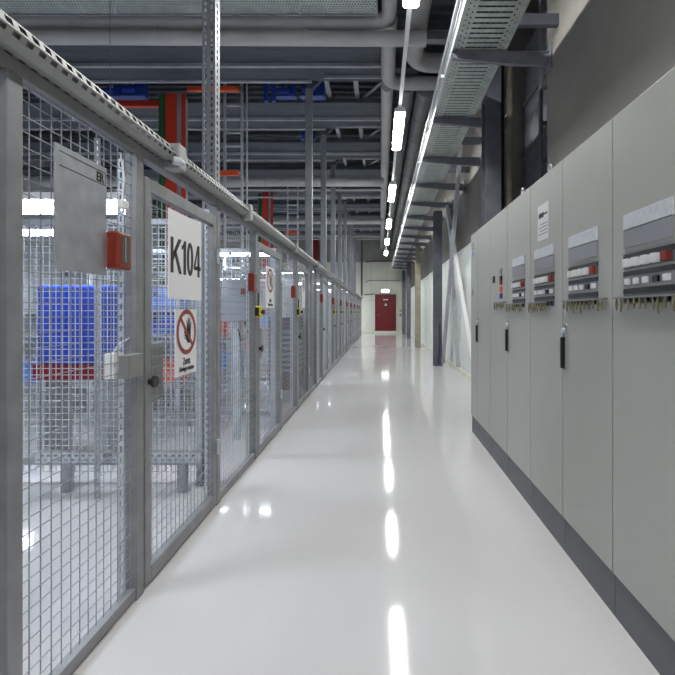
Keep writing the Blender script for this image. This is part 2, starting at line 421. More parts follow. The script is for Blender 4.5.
MB().tube([(-1.16, 1.95, 1.14), (-1.15, 1.99, 1.18), (-1.145, 2.05, 1.20)], .005, 6).build('cable', M['white'], t, smooth=True)
t = thing('door_contact', 'small white contact block near the top of the first fixed panel', 'sensor', (XF, 1.93, 1.77))
B(-1.122, -1.09, 1.915, 1.955, 1.765, 1.80).build('block', M['white'], t, bevel=.004)
MB().tube([(-1.108, 1.935, 1.80), (-1.108, 1.95, 1.9), (-1.108, 1.92, 2.0)], .004, 6).build('cable', M['white'], t, smooth=True)

# ------------------------------------------------------------------ tall slotted upright and support posts behind the fence
t = thing('slotted_upright', 'tall slotted galvanised upright rising behind the K104 gate to the ceiling', 'upright', (-1.30, 3.46, 0))
m = MB()
hb = [(0, .018, 0), (.018, .034, 1), (.034, .066, 0), (.066, .082, 2), (.082, .10, 0)]
m.perf((-1.36, 3.44, 0), (0, 0, 1), (1, 0, 0), .05, 127, (.012, .040), hb)
m.build('web', M['post'], t)
m = MB(); m.perf((-1.26, 3.44, 0), (0, 0, 1), (.25, .968, 0), .05, 127, (.012, .040), [(0, .02, 0), (.02, .034, 1), (.034, .06, 0)]); m.build('flange', M['galv'], t)
m = MB(); m.perf((-1.36, 3.44, 0), (0, 0, 1), (0, 1, 0), .05, 127, (.012, .040), [(0, .02, 0), (.02, .034, 1), (.034, .06, 0)]); m.build('flange', M['post'], t)
B(-1.40, -1.22, 3.41, 3.56, 0, .01).build('foot_plate', M['galv'], t)
t = thing('slotted_upright', 'slotted galvanised upright just left of the fence front, cut by the frame', 'upright', (-2.0, 3.18, 0))
m = MB(); m.perf((-2.02, 3.18, 0), (0, 0, 1), (1, 0, 0), .05, 51, (.012, .04), [(0, .015, 0), (.015, .03, 1), (.03, .045, 0)]); m.build('web', M['galv'], t)
m = MB(); m.perf((-2.02, 3.18, 0), (0, 0, 1), (0, 1, 0), .05, 51, (.012, .04), [(0, .015, 0), (.015, .03, 1), (.03, .045, 0)]); m.build('flange', M['galv_l'], t)

py = [8.26, 10.38, 12.5, 14.62, 16.74, 18.86, 20.98, 23.1]
p0 = thing('support_post', '', 'post', (-1.3, 0, 0), 'deck support posts behind the fence')
B(-1.365, -1.24, -.05, .05, 0, 5.40).build('shaft', M['post'], p0, bevel=.004)
MB().prism([(-1.365, 5.40), (-1.24, 5.40), (-1.02, 5.62), (-1.02, 5.72), (-1.10, 5.72)], 'y', -.05, .05).build('knee_brace', M['deck'], p0)
B(-1.42, -1.19, -.1, .1, 0, .012).build('foot_plate', M['galv'], p0)
for i, y in enumerate(py):
    lab = 'grey deck support post behind the fence, %s from the camera' % ORD[i]
    if i == 0: p0.location = (-1.3, y, 0); p0['label'] = lab
    else: dup(p0, (-1.3, y, 0), lab)

# overhead deck modules (slate panels with pale edge bars)
dk = thing('overhead_deck', '', 'overhead deck', (-5, 0, 5.49), 'overhead decks across the hall')
HB = 5.49
B(-10.9, .12, -1.30, -.02, HB + .03, HB + .09).build('panel', M['deck'], dk)
B(-10.9, -1.24, -.06, .0, HB - .005, HB + .12).build('edge_bar', M['deckbar'], dk)
B(-10.9, .12, -.62, -.56, HB - .03, HB + .03).build('middle_bar', M['deckbar'], dk)
B(-1.0, .12, -.22, -.19, HB - .02, HB + .03).build('end_bar', M['deckbar'], dk)
B(-10.9, .12, -1.31, -1.30, HB + .02, HB + .10).build('edge_bar', M['deck'], dk)
for k in range(-4, 9):
    y = 8.2 + 2.12 * k if k < 2 else 10.32 + 2.12 * (k - 1)
    lab = ('slate overhead deck behind the camera' if k < -3 else 'slate overhead deck with pale edge bars, %s from the camera' % ORD[k + 3])
    if k == -4: dk.location = (-5, y, HB); dk['label'] = lab
    else: dup(dk, (-5, y, HB), lab)
for i, y in enumerate((8.5, 10.6, 12.7)):
    tag(MB().tube([(.08, y, HB + .2), (-.40, y + .8, HB + .2)], .03, 6).build('diagonal_bar', M['deckbar'], smooth=True), 'grey diagonal bar in the %s gap between decks, left of the pipes' % ORD[i], 'bar')
for x, lab in ((-1.05, 'left of two grey joists running lengthwise above the decks'), (-.50, 'right of two grey joists running lengthwise above the decks')):
    tag(B(x, x + .08, 1, 26, HB + .15, HB + .27).build('joist', M['deckbar']), lab, 'beam')
# ceiling beams running across, beyond the decks
for i, y in enumerate((5.4, 8.7, 11.9, 15.1, 18.3, 21.5, 24.7)):
    m = B(-10.9, 1.7, y - .09, y + .09, 5.98, 6.0); m.box(-10.9, 1.7, y - .09, y + .09, ZC - .02, ZC).box(-10.9, 1.7, y - .01, y + .01, 6.0, ZC - .02)
    tag(m.build('ceiling_beam', M['duct']), 'grey cross beam under the ceiling, %s from the camera' % ORD[i], 'beam', 'ceiling cross beams')
# thin pale service bars crossing further back
sb = [(13.5, 4.98), (15.6, 5.3), (17.8, 5.0), (20.0, 5.35), (22.3, 5.05), (24.6, 5.3)]
for i, (y, z) in enumerate(sb):
    tag(MB().tube([(-10.9, y, z), (.1, y, z)], .035, 8).build('service_pipe', M['white_pipe'], smooth=True),
        'thin pale service pipe crossing below the decks, %s from the camera' % ORD[i], 'pipe', 'thin cross pipes')

# perforated sheet platform at the top and pipes below it
t = thing('perforated_tray', 'wide perforated blue grey tray crossing at the top of the view', 'cable tray', (-4, 5.0, 5.0))
m = MB(); m.perf((-8, 4.3, 5.0), (1, 0, 0), (0, 1, 0), .036, 221, (.009, .027), [e for i in range(30) for e in ((i * .042, i * .042 + .020, 0), (i * .042 + .020, i * .042 + .042, 1 + i % 2))])
m.build('perforated_sheet', M['tray'], t)
m = B(-8, -.04, 5.55, 5.57, 4.985, 5.12); m.box(-8, -.04, 4.28, 4.30, 4.985, 5.12).box(-.05, -.03, 4.3, 5.57, 4.985, 5.12)
m.build('side_rail', M['duct'], t)
B(-8, -.05, 4.3, 5.55, 5.10, 5.12).build('cable_layer', M['black'], t)
for x, lab in ((-3.2, 'thin hanger rod hanging from the perforated tray, left one'), (-.97, 'thin hanger rod hanging from the perforated tray, right one')):
    tag(MB().tube([(x, 5.45, 6.3), (x, 5.45, 4.93)], .012, 6).build('hanger_rod', M['galv_l']), lab, 'rod')

def elbow(c, r, a0, a1, plane, n=8):
    out = []
    for i in range(n + 1):
        a = a0 + (a1 - a0) * i / n
        u, v = r * math.cos(a), r * math.sin(a)
        out.append(tuple(Vector(c) + (Vector((u, v, 0)) if plane == 'xy' else Vector((u, 0, v)) if plane == 'xz' else Vector((0, u, v)))))
    return out
def jacket(name, pts, r, m, label, rings=(), ring_m=None, n=20):
    t = thing(name, label, 'pipe', pts[0])
    MB().tube(pts, r, n).build('jacket', m, t, smooth=True)
    for (p, q) in rings: MB().tube([p, q], r + .008, n).build('joint_band', ring_m or m, t, smooth=True)
    return t
# two pipes crossing left to right
jacket('insulated_pipe', [(-8, 6.05, 5.255), (-.10, 6.05, 5.215)] + elbow((-.10, 5.83, 5.215), .22, PI / 2, 0, 'xy')[1:] + [(.12, -1, 5.215)], .098, M['white_pipe'],
       'pale insulated pipe crossing at the top, upper of two, bending towards the camera', [((x, 6.05, 5.215 - .04 * (x + .1) / 7.9), (x + .03, 6.05, 5.215 - .04 * (x + .1) / 7.9)) for x in (-6, -4, -2)])
jacket('insulated_pipe', [(-8, 6.05, 5.04), (.62, 6.05, 4.995)], .098, M['white_pipe'],
       'pale insulated pipe crossing at the top, lower of two', [((x, 6.05, 5.005 - .045 * (x - .1) / 8.1), (x + .03, 6.05, 5.005 - .045 * (x - .1) / 8.1)) for x in (-5, -3, -1)])
H4 = 5.34
jacket('insulated_pipe', [(.13, 6.2, H4 + .02), (.13, 7.6, H4 - .02)] + elbow((.40, 7.6, H4 - .02), .27, PI, PI / 2, 'xy')[1:] + [(1.2, 7.87, H4 - .02)], .115, M['white_pipe'],
       'pale insulated pipe with an elbow turning right below the cable tray', [((.13, 7.3, H4), (.13, 7.34, H4)), ((.55, 7.87, H4 - .02), (.58, 7.87, H4 - .02))])
jacket('insulated_pipe', [(.53, -1, H4 + .03), (.53, 7.0, H4 + .03)] + elbow((.85, 7.0, H4 + .03), .32, PI, PI / 2, 'xy')[1:] + [(1.6, 7.32, H4 + .03)], .145, M['white_pipe'],
       'thick pale pipe above the corridor with an elbow to the right', [((.53, y, H4 + .03), (.53, y + .03, H4 + .03)) for y in (3.0, 5.6, 6.6)])
jacket('insulated_pipe', [(.13, 8.0, H4), (.13, 28.2, H4)], .11, M['white_pipe'], 'long straight pale pipe running down the corridor left of the lamps',
       [((.13, y, H4), (.13, y + .04, H4)) for y in (10.5, 13.5, 16.5, 19.5)])
jacket('insulated_pipe', [(.50, 8.02, H4 + .02), (.50, 28.2, H4 + .02)], .13, M['dark_pipe'], 'long grey jacketed pipe above the corridor lamps',
       [((.50, y, H4 + .02), (.50, y + .05, H4 + .02)) for y in (9.4, 11, 12.8, 15)])
jacket('insulated_pipe', [(.83, 8.02, H4 - .02), (.83, 28.2, H4 - .02)], .17, M['dark_pipe'], 'thick dark jacketed pipe with joint bands beside the cable tray',
       [((.83, y, H4 - .02), (.83, y + .06, H4 - .02)) for y in (9.1, 10.2, 11.4, 12.9, 14.6, 16.6)])
jacket('insulated_pipe', [(-9, 12.1, 4.81), (.10, 12.1, 4.81)], .115, M['white_pipe'], 'pale pipe crossing midway above the fence, nearer of two', [((x, 12.1, 4.81), (x + .04, 12.1, 4.81)) for x in (-3, -1.7)])
jacket('insulated_pipe', [(-9, 17.4, 4.81), (.10, 17.4, 4.81)], .10, M['white_pipe'], 'pale pipe crossing midway above the fence, farther of two', [((x, 17.4, 4.81), (x + .04, 17.4, 4.81)) for x in (-3, -1.7)])
t = thing('air_duct', 'grey rectangular air duct above the cable tray', 'duct', (1.2, 7.0, 5.6))
B(.75, 1.5, 8.4, 27, 5.62, 5.93).build('duct_body', M['duct'], t, bevel=.01)
m = MB()
for y in (8.4, 9.9, 11.4, 12.9, 14.4): m.box(.72, 1.53, y, y + .04, 5.59, 5.96)
m.build('flange', M['duct'], t)
m = B(.25, 1.72, 6.2, 6.32, 5.08, 5.10); m.box(.25, 1.72, 6.2, 6.32, 5.19, 5.21).box(.25, 1.72, 6.25, 6.27, 5.10, 5.19)
tag(m.build('pipe_support_beam', M['duct']), 'short grey beam across the corridor carrying the thick pipes', 'beam')

# ------------------------------------------------------------------ lamps on their carrier rail
tag(B(.285, .335, -5.5, 25.5, 4.50, 4.545).build('lamp_carrier_rail', M['white']), 'white carrier rail holding the corridor lamps end to end', 'rail')
lp = thing('hanging_linear_lamp', '', 'lamp', (.31, 0, 4.39), 'linear lamps above the corridor')
MB().prism([(.28, 4.50), (.225, 4.46), (.225, 4.408), (.395, 4.408), (.395, 4.46), (.34, 4.50)], 'y', -.80, .80).build('housing', M['white'], lp)
MB().prism([(.235, 4.408), (.25, 4.388), (.37, 4.388), (.385, 4.408)], 'y', -.79, .79).build('diffuser', M['tube'], lp)
for i, y in enumerate((7.75, 11.72, 15.8, 19.8, 23.6, 3.75, -.25, -4.2)):
    lab = ('glowing linear lamp above the corridor, %s from the camera' % (ORD[i] if i < 4 else 'last and farthest')) if i < 5 else \
          ('linear lamp above the corridor just out of view overhead' if i == 5 else 'linear lamp %s behind the camera' % ('close' if i == 6 else 'far'))
    if i == 0: lp.location = (.31, y, 4.39); lp['label'] = lab
    else: dup(lp, (.31, y, 4.39), lab)
# hall and cage lamps (left of the fence)
hl = thing('hanging_batten_lamp', '', 'lamp', (0, 0, 0), 'batten lamps in the cages')
B(-.75, .75, -.21, .21, .0, .06).build('housing', M['white'], hl)
MB().prism([(-.2, 0), (-.17, -.045), (.17, -.045), (.2, 0)], 'x', -.74, .74).build('diffuser', M['tube_h'], hl)
for x in (-.5, .5): MB().tube([(x, 0, .06), (x, 0, 2.66)], .0025, 4).build('hanger_rod', M['steel_d'], hl)
spots = [(-2.9, 4.0, 2.27, 'above the racks behind the K104 gate'), (-2.7, 8.6, 2.45, 'in the cage behind the third gate'), (-2.7, 13.2, 2.5, 'in the cage behind the sixth gate'),
         (-2.7, 18.5, 2.5, 'in the cage behind the eighth gate'), (-2.7, 23.5, 2.5, 'in the cage behind the tenth gate'), (-2.6, 26.6, 2.5, 'added in the last cage to light the far wall'),  # last entry is an added lamp, hidden by the fence, brightening the far wall
         (-2.7, 1.3, 2.45, 'added out of view beside the camera to light the fence'), (-6.2, 8.0, 2.75, 'low in the hall beyond the racks'), (-6.2, 14.9, 2.75, 'low in the hall behind the red column'),  # first entry is an added lamp outside the view, brightening the near fence
         (-6.2, 19.5, 2.75, 'low in the hall near the far wall'), (-9, 5.5, 2.75, 'low beside the left wall, nearer'), (-9, 14, 2.75, 'low beside the left wall, farther')]
for i, (x, y, z, w) in enumerate(spots):
    lab = 'bright batten lamp ' + w
    if i == 0: hl.location = (x, y, z); hl['label'] = lab
    else: dup(hl, (x, y, z), lab)

# ------------------------------------------------------------------ racking columns, ladders, rails
for i, (y, lab) in enumerate(((8.75, 'red steel column behind the K104 gate, nearer of two'), (15.8, 'red steel column far down the hall, farther of two'))):
    t = thing('rack_column', lab, 'column', (-3.92, y, 0))
    B(-4.10, -4.08 + .19, y - .15, y - .13, 0, 5.5).build('flange', M['orange'] if 0 else M['red'], t)
    B(-3.89, -3.80, y - .13, y + .15, 0, 5.5).build('web', M['mid'], t)
    B(-3.80, -3.72, y - .15, y - .13, 0, 5.5).build('flange', M['red'], t)
    tag(MB().tube([(-4.19, y - .1, 0), (-4.19, y - .1, 5.45)], .06, 8).build('green_pipe', M['green'], smooth=True), 'dark green vertical pipe beside the %s red column' % ('nearer' if i == 0 else 'farther'), 'pipe')
    for z, dx in ((5.62 - .0, 0), (4.0, 1)):
        x0 = -3.7 if z > 5 else -3.22
        tag(B(x0, -2.72, y - .12 - .5 * i, y - .04 - .5 * i, z - .05, z + .04).build('guard_rail', M['orange']),
            '%s red rail beside the %s ladder' % ('upper' if z > 5 else 'lower', 'nearer' if i == 0 else 'farther'), 'rail')
tag(B(-6.2, -4.25, 9.0, 9.1, 5.44, 5.56).build('guard_rail', M['red']), 'dark red rail left of the nearer red column', 'rail')
tag(B(-4.3, -3.75, 27.3, 27.9, 4.0, 6.2).build('red_panel', M['door']), 'dark red panel high before the far wall', 'curtain')  # dark red panel built as a plain block
for i, y in enumerate((9.0, 15.1)):
    t = thing('cable_ladder', '%s pale vertical ladder with rungs beside a red column' % ('nearer' if i == 0 else 'farther'), 'ladder', (-2.9, y, 2.4))
    for x in (-3.10, -2.76): B(x - .02, x + .02, y - .03, y + .03, 0, 6.2).build('stile', M['galv_l'], t)
    for k in range(22): B(-3.08, -2.78, y - .015, y + .015, .3 + k * .27, .33 + k * .27).build('rung', M['galv_l'], t)
tag(MB().tube([(-2.66, 9.0, 0), (-2.66, 9.0, 6.3)], .018, 6).build('vertical_rod', M['galv_l']), 'thin pale rod standing right of the nearer ladder', 'rod')
# blue machines lying above the decks
def motor(x, y, z, s, lab):
    t = thing('drive_motor', lab, 'motor', (x, y, z), 'blue drives above the decks')
    MB().tube([(x - .25 * s, y, z + .22 * s), (x + .18 * s, y, z + .22 * s)], .16 * s, 14).build('motor_body', M['blue'], t, smooth=True)
    B(x + .18 * s, x + .45 * s, y - .18 * s, y + .18 * s, z + .02 * s, z + .45 * s).build('gearbox', M['blue_d'], t, bevel=.02)
    B(x - .3 * s, x + .45 * s, y - .15 * s, y + .15 * s, z, z + .03 * s).build('foot_plate', M['blue_d'], t)
    B(x + .2 * s, x + .26 * s, y - .03, y + .03, z + .4 * s, 6.0).build('hanger', M['steel_d'], t)
    MB().tube([(x - .05 * s, y, z + .36 * s), (x - .05 * s, y, z + .60 * s)], .05 * s, 8).build('terminal_box', M['blue_d'], t)
for (x, y, z, s, w) in ((-1.33, 8.62, 5.42, .62, 'hanging in the first gap between decks, beside the post'), (-1.83, 8.62, 5.42, .5, 'hanging in the first gap between decks, beside the blue brackets'),
                     (-4.75, 8.62, 5.42, .6, 'in the first gap between decks, left of the red column'), (-5.15, 8.62, 5.42, .5, 'in the first gap between decks, near the left frame edge'),
                     (-1.75, 10.72, 5.42, .45, 'hanging in the second gap between decks')):
    motor(x, y, z, s, 'blue drive motor ' + w)
for x0, x1, w in ((-2.22, -2.15, 'left'), (-2.08, -2.01, 'right')):
    tag(B(x0, x1, 8.6, 8.68, 5.36, 5.9).build('blue_bracket', M['blue']), '%s blue upright bracket above the decks' % w, 'bracket')

# ------------------------------------------------------------------ contents of the cages
tot = {}
def tote(mname):
    m = thing('tote', '', 'tote', (0, 0, 0), 'plastic totes on the racks')
    s = MB().prism([(-.27, 0), (.27, 0), (.30, .24), (-.30, .24)], 'y', -.19, .19); s.build('body', M[mname], m, bevel=.01)
    s = B(-.315, .315, -.21, .21, .235, .265); s.build('rim', M[mname], m, bevel=.006)
    B(-.06, .06, -.205, -.185, .17, .20).build('grip', M['black'], m)
    return m
used = set()
def put_tote(k, x, y, z, lab):
    if k not in tot: tot[k] = tote(k)
    if k not in used: used.add(k); tot[k].location = (x, y, z); tot[k]['label'] = lab
    else: dup(tot[k], (x, y, z), lab)
def rack(x0, x1, y0, y1, zs, top, lab, shelf='mid'):
    t = thing('storage_rack', lab, 'rack', ((x0 + x1) / 2, (y0 + y1) / 2, 0), 'storage racks in the cages')
    for x in (x0, x1):
        for y in (y0, y1):
            m = MB(); m.perf((x - .03, y, 0), (0, 0, 1), (1, 0, 0), .075, int(top / .075), (.02, .05), [(0, .02, 0), (.02, .04, 1), (.04, .06, 0)])
            m.perf((x - .03, y, 0), (0, 0, 1), (0, 1, 0), .075, int(top / .075), (.02, .05), [(0, .02, 0), (.02, .04, 1), (.04, .06, 0)])
            m.build('upright', M['galv_l'], t)
    for z in zs: B(x0 - .02, x1 + .02, y0, y1, z - .04, z).build('shelf', M[shelf], t)
    return t
rack(-4.6, -2.45, 5.45, 6.0, (.45, 1.05, 1.36), 2.2, 'slotted storage rack nearest behind the K104 gate')
rack(-4.6, -2.2, 6.6, 7.2, (.45, .95, 1.45, 1.9), 2.3, 'slotted storage rack second behind the K104 gate')
rack(-4.6, -2.2, 10.2, 10.8, (.45, 1.0, 1.55), 2.2, 'slotted storage rack behind the fourth gate')
rack(-4.6, -2.2, 13.8, 14.4, (.45, 1.0, 1.55), 2.2, 'slotted storage rack behind the sixth gate')
t = thing('blue_cabinet', 'tall blue bin standing left behind the first fixed panel', 'bin', (-2.75, 4.15, .0))
B(-3.05, -2.42, 4.0, 4.4, .85, 1.56).build('body', M['blue'], t, bevel=.02)
m = MB()
for x in (-2.95, -2.8, -2.65, -2.5): m.box(x - .012, x + .012, 3.985, 4.0, .87, 1.54)
m.build('ribs', M['blue'], t)
B(-3.08, -2.40, 3.99, 4.42, .72, .85).build('base', M['door'], t)
for x in (-3.02, -2.46): B(x - .03, x + .03, 4.02, 4.38, 0, .72).build('leg', M['galv'], t)
TL = [('blue_l', -2.78, 5.72, 1.36, 'light blue tote on the top shelf of the nearest rack, right end'), ('white', -3.45, 5.72, 1.05, 'white tote on the middle shelf of the nearest rack'),
      ('blue', -2.78, 5.72, 1.05, 'blue tote on the middle shelf of the nearest rack, right end'), ('orange', -2.78, 5.72, .45, 'orange tote on the bottom shelf of the nearest rack'),
      ('blue', -3.9, 5.72, 1.36, 'blue tote on the top shelf of the nearest rack, left end'), ('blue_l', -4.2, 5.72, .45, 'light blue tote on the bottom shelf of the nearest rack'),
      ('orange', -2.55, 6.9, .95, 'orange tote on the second rack behind the K104 gate'), ('white', -3.3, 6.9, 1.45, 'white tote on the second rack behind the K104 gate'),
      ('blue', -4.1, 6.9, .95, 'blue tote on the second rack behind the K104 gate'), ('blue_l', -2.6, 6.9, .45, 'light blue tote low on the second rack'),
      ('blue_l', -2.6, 10.5, 1.0, 'light blue tote on the rack behind the fourth gate'), ('orange', -3.3, 10.5, .45, 'orange tote on the rack behind the fourth gate'),
      ('blue', -2.6, 14.1, 1.0, 'blue tote on the rack behind the sixth gate')]
for a in TL: put_tote(*a)
# low perforated tray bench
t = thing('low_cable_tray', 'low perforated cable tray on short legs behind the K104 gate', 'cable tray', (-1.7, 3.3, 0))
m = MB(); m.perf((-2.5, 3.26, .225), (1, 0, 0), (0, 0, 1), .05, 24, (.012, .036), [(0, .014, 0), (.014, .03, 1), (.03, .046, 0), (.046, .062, 2), (.062, .075, 0)]); m.build('side_channel', M['galv_l'], t)
B(-2.5, -1.3, 3.265, 3.38, .27, .285).build('trough_floor', M['plate'], t)
for x in (-1.45, -2.3):
    l = B(x - .03, x + .03, 3.28, 3.34, 0, .27).build('leg', M['galv'], t)
t = thing('machine_block', 'grey machine housing low behind the racks', 'machine', (-4, 8.0, 0))
B(-6.5, -2.6, 7.6, 8.2, .1, 1.3).build('housing', M['mid'], t, bevel=.02)
B(-6.5, -2.6, 7.55, 7.6, .8, .85).build('handrail', M['galv_l'], t)
# wire partitions between cages
pt = thing('mesh_partition', '', 'partition', (0, 0, 0), 'cross partitions between the cages')
m = MB()
for i in range(42):
    x = -3.3 + i * .05; m.tube([(x, 0, .08), (x, 0, 2.0)], .0036, 4, False)
for i in range(39):
    z = .08 + i * .05; m.tube([(-3.3, .004, z), (-1.24, .004, z)], .0036, 4, False)
m.build('wire_mesh', M['galv_l'], pt)
for x in (-3.32, -1.23): B(x - .02, x + .02, -.025, .025, 0, 2.02).build('post', M['galv_l'], pt)
B(-3.3, -1.25, -.02, .02, 2.0, 2.04).build('top_bar', M['galv'], pt); B(-3.3, -1.25, -.02, .02, .14, .19).build('bottom_bar', M['galv'], pt)
for i, y in enumerate((3.5, 5.15, 7.75, 9.8, 12.9, 16.5, 21.75)):
    lab = 'wire mesh partition across the cages, %s from the camera' % ORD[i]
    px = -.17 if i == 0 else 0
    if i == 0: pt.location = (px, y, 0); pt['label'] = lab
    else: dup(pt, (px, y, 0), lab)
t = thing('control_box', 'grey control box on a post behind the second fixed panel', 'control box', (-1.48, 4.67, 0))
B(-1.62, -1.34, 4.60, 4.74, 1.22, 1.66).build('box', M['mid'], t, bevel=.01)
B(-1.52, -1.45, 4.64, 4.70, 0, 1.22).build('stand', M['galv_l'], t)
B(-1.42, -1.38, 4.585, 4.60, 1.5, 1.56).build('button', M['swred'], t)
MB().tube([(-1.40, 4.66, 1.22), (-1.36, 4.66, 1.08), (-1.44, 4.66, 1.02), (-1.46, 4.63, 1.15)], .008, 6).build('cable', M['black'], t, smooth=True)
for y0, y1, x0, w in ((6.55, 7.1, -1.62, 'before the third gate'), (7.82, 8.16, -1.5, 'behind the long fixed panel after the third gate')):
    t = thing('vented_cabinet', 'dark vented cabinet inside the cage ' + w, 'cabinet', ((x0 - 1.21) / 2, y0, 0))
    B(x0, -1.22, y0, y1, .18, 1.24).build('body', M['plinth'], t, bevel=.01)
    m = MB()
    for k in range(8): m.box(x0 + .04, -1.26, y0 - .012, y0, .45 + k * .08, .49 + k * .08)
    m.build('vent_slats', M['mid'], t)
    m = MB()
    for k in range(8): m.box(-1.22, -1.21, y0 + .04, y1 - .04, .45 + k * .08, .49 + k * .08)
    m.build('vent_slats', M['mid'], t)
    B(x0 + .01, -1.23, y0 + .01, y1 - .01, 0, .18).build('base', M['galv'], t)

# ------------------------------------------------------------------ switch cabinets on the right
XC = 1.007; ZP, ZT = .18, 2.172
seams = [4.98, 4.65, 4.12, 3.56, 3.01, 2.48, 1.95, 1.41, .87, .33]
info = ['narrow grey end cabinet farthest from the camera', 'grey switch cabinet with a long handle, second from the far end', 'grey cabinet with a column of switches, third from the far end',
        'grey cabinet with a small meter panel and black handle, fourth from the far end', 'grey cabinet with the paper notice on its door', 'grey cabinet with handle beside the notice cabinet, cut by the frame',
        'grey cabinet just outside the frame edge', 'grey cabinet second outside the frame edge', 'grey cabinet beside the camera']
def switch_row(parent, y0, y1, z, n, m, h=.03, last=None):
    s = MB(); w = (y1 - y0) / n
    for k in range(n):
        a = y0 + w * k
        s.box(XC - .012, XC - .001, a + w * .2, a + w * .7, z, z + h)
    return s.build('switch_row', m, parent)
def meter_panel(t, y0, y1, z):
    """label strip on top, grey strip, three rows of rocker switches, a bar with keys; y1 is the far side"""
    B(XC - .008, XC + .002, y0, y1, z, z + .062).build('label_strip', M['label'], t, bevel=.001)
    B(XC - .006, XC + .002, y0, y1, z - .075, z - .004).build('meter_window', M['grey_l'], t)
    for r, (mm, dz) in enumerate((('white', .155), ('white', .225), ('black', .295))):
        B(XC - .005, XC + .001, y0 - .004, y1 + .004, z - dz + .034, z - dz + .054).build('switch_holder', M['black'], t)
        B(XC - .004, XC + .001, y0 - .004, y1 + .004, z - dz - .006, z - dz + .034).build('switch_holder', M['plinth'] if r != 1 else M['grey_l'], t)
        w = (y1 - y0) / 5
        for k in range(5):
            a = y0 + w * k
            mk = 'swred' if (k == 0 and r == 0) else ('white' if (r < 2 and (r == 0 or k != 1)) else 'black')
            B(XC - .022 if r == 0 else XC - .014, XC - .003, a + w * .18, a + w * .72, z - dz, z - dz + (.034 if r == 0 else .024)).build('switch', M[mk], t, bevel=.002)
def key_rail(t, y0, y1, z, n):
    kr = B(XC - .02, XC, y0, y1, z, z + .008).build('key_rail', M['plate'], t)
    for k in range(n):
        y = y0 + (y1 - y0) * (k + .5) / n + random.uniform(-.008, .008); l = random.uniform(.04, .065)
        MB().tube([(XC - .016, y, z + .006), (XC - .018, y + random.uniform(-.01, .01), z - l * .5), (XC - .016, y, z - l)], [.003, .0065, .003], 6).build('key', M['key'], kr)
for i, (a, b) in enumerate(zip(seams[:-1], seams[1:])):
    t = thing('switch_cabinet', info[i], 'cabinet', (XC + .3, (a + b) / 2, 0), 'grey switch cabinets along the right side')
    B(XC + .016, 1.60, b + .001, a - .001, ZP, ZT).build('body', M['cab'], t, bevel=.003)
    B(XC, XC + .018, b + .004, a - .003, ZP + .012, ZT - .012).build('door', M['cab'], t, bevel=.003)
    B(XC + .012, 1.58, b + .002, a - .002, 0, ZP).build('plinth', M['plinth'], t)
    if i in (1, 3, 5, 7):
        y = a - .035
        h = B(XC - .008, XC, y - .022, y + .022, 1.0, 1.255).build('handle_plate', M['chrome'], t, bevel=.004)
        B(XC - .026, XC - .008, y - .011, y + .011, 1.015, 1.185).build('handle', M['black'], t, bevel=.004)
        MB().tube([(XC - .008, y, 1.22), (XC - .02, y, 1.22)], .013, 10).build('lock_cylinder', M['galv_l'], t, smooth=True)
    if i in (3, 4):
        MB().tube([(1.06, (a + b) / 2 + .06, ZT)] + elbow((1.06, (a + b) / 2 + .06, ZT + .045), .022, -PI / 2, PI * 1.4, 'yz'), .006, 6).build('lifting_eye', M['galv_l'], t, smooth=True)
    if i == 0:
        B(XC - .003, XC, a - .14, a - .05, 1.99, 2.07).build('grey_sticker', M['grey_l'], t)
        B(XC - .003, XC, a - .14, a - .08, 1.93, 1.965).build('blue_sticker', M['blue_l'], t)
        MB().prism([(a - .13, 1.50), (a - .04, 1.50), (a - .085, 1.58)], 'x', XC - .003, XC).build('warning_triangle', M['key'], t)
    if i == 2:
        for z, mk in ((1.66, 'grey_l'), (1.60, 'black'), (1.57, 'swred'), (1.51, 'orange'), (1.455, 'blue_d')):
            B(XC - .014, XC, b + .14, b + .19, z - .024, z + .02).build('switch', M[mk], t, bevel=.003)
        key_rail(t, b + .02, b + .36, 1.395, 6)
        B(XC - .012, XC, b + .38, b + .43, 1.575, 1.635).build('switch', M['black'], t, bevel=.003)
    if i == 3:
        meter_panel(t, b + .115, b + .39, 1.655); key_rail(t, b + .12, b + .53, 1.375, 9)
    if i == 4:
        meter_panel(t, b + .12, b + .44, 1.655); key_rail(t, b + .2, b + .52, 1.375, 10)
    if i in (5, 6):
        meter_panel(t, b + .13, b + .44, 1.655); key_rail(t, b + .04, b + .50, 1.375, 11)
t = thing('paper_notice', 'white paper notice taped on a cabinet door above the switches', 'notice', (XC, 2.77, 1.76))
B(XC - .003, XC - .0005, 2.685, 2.865, 1.765, 1.985).build('sheet', M['sign'], t)
m = B(XC - .0038, XC - .003, 2.76, 2.845, 1.905, 1.935); m.box(XC - .0038, XC - .003, 2.70, 2.80, 1.915, 1.925)
m.build('printed_heading', M['ink'], t)
m = MB()
for k in range(4): m.box(XC - .0038, XC - .003, 2.70, 2.84 - .02 * (k % 2), 1.80 + .02 * k, 1.806 + .02 * k)
m.build('printed_lines', M['grey_l'], t)

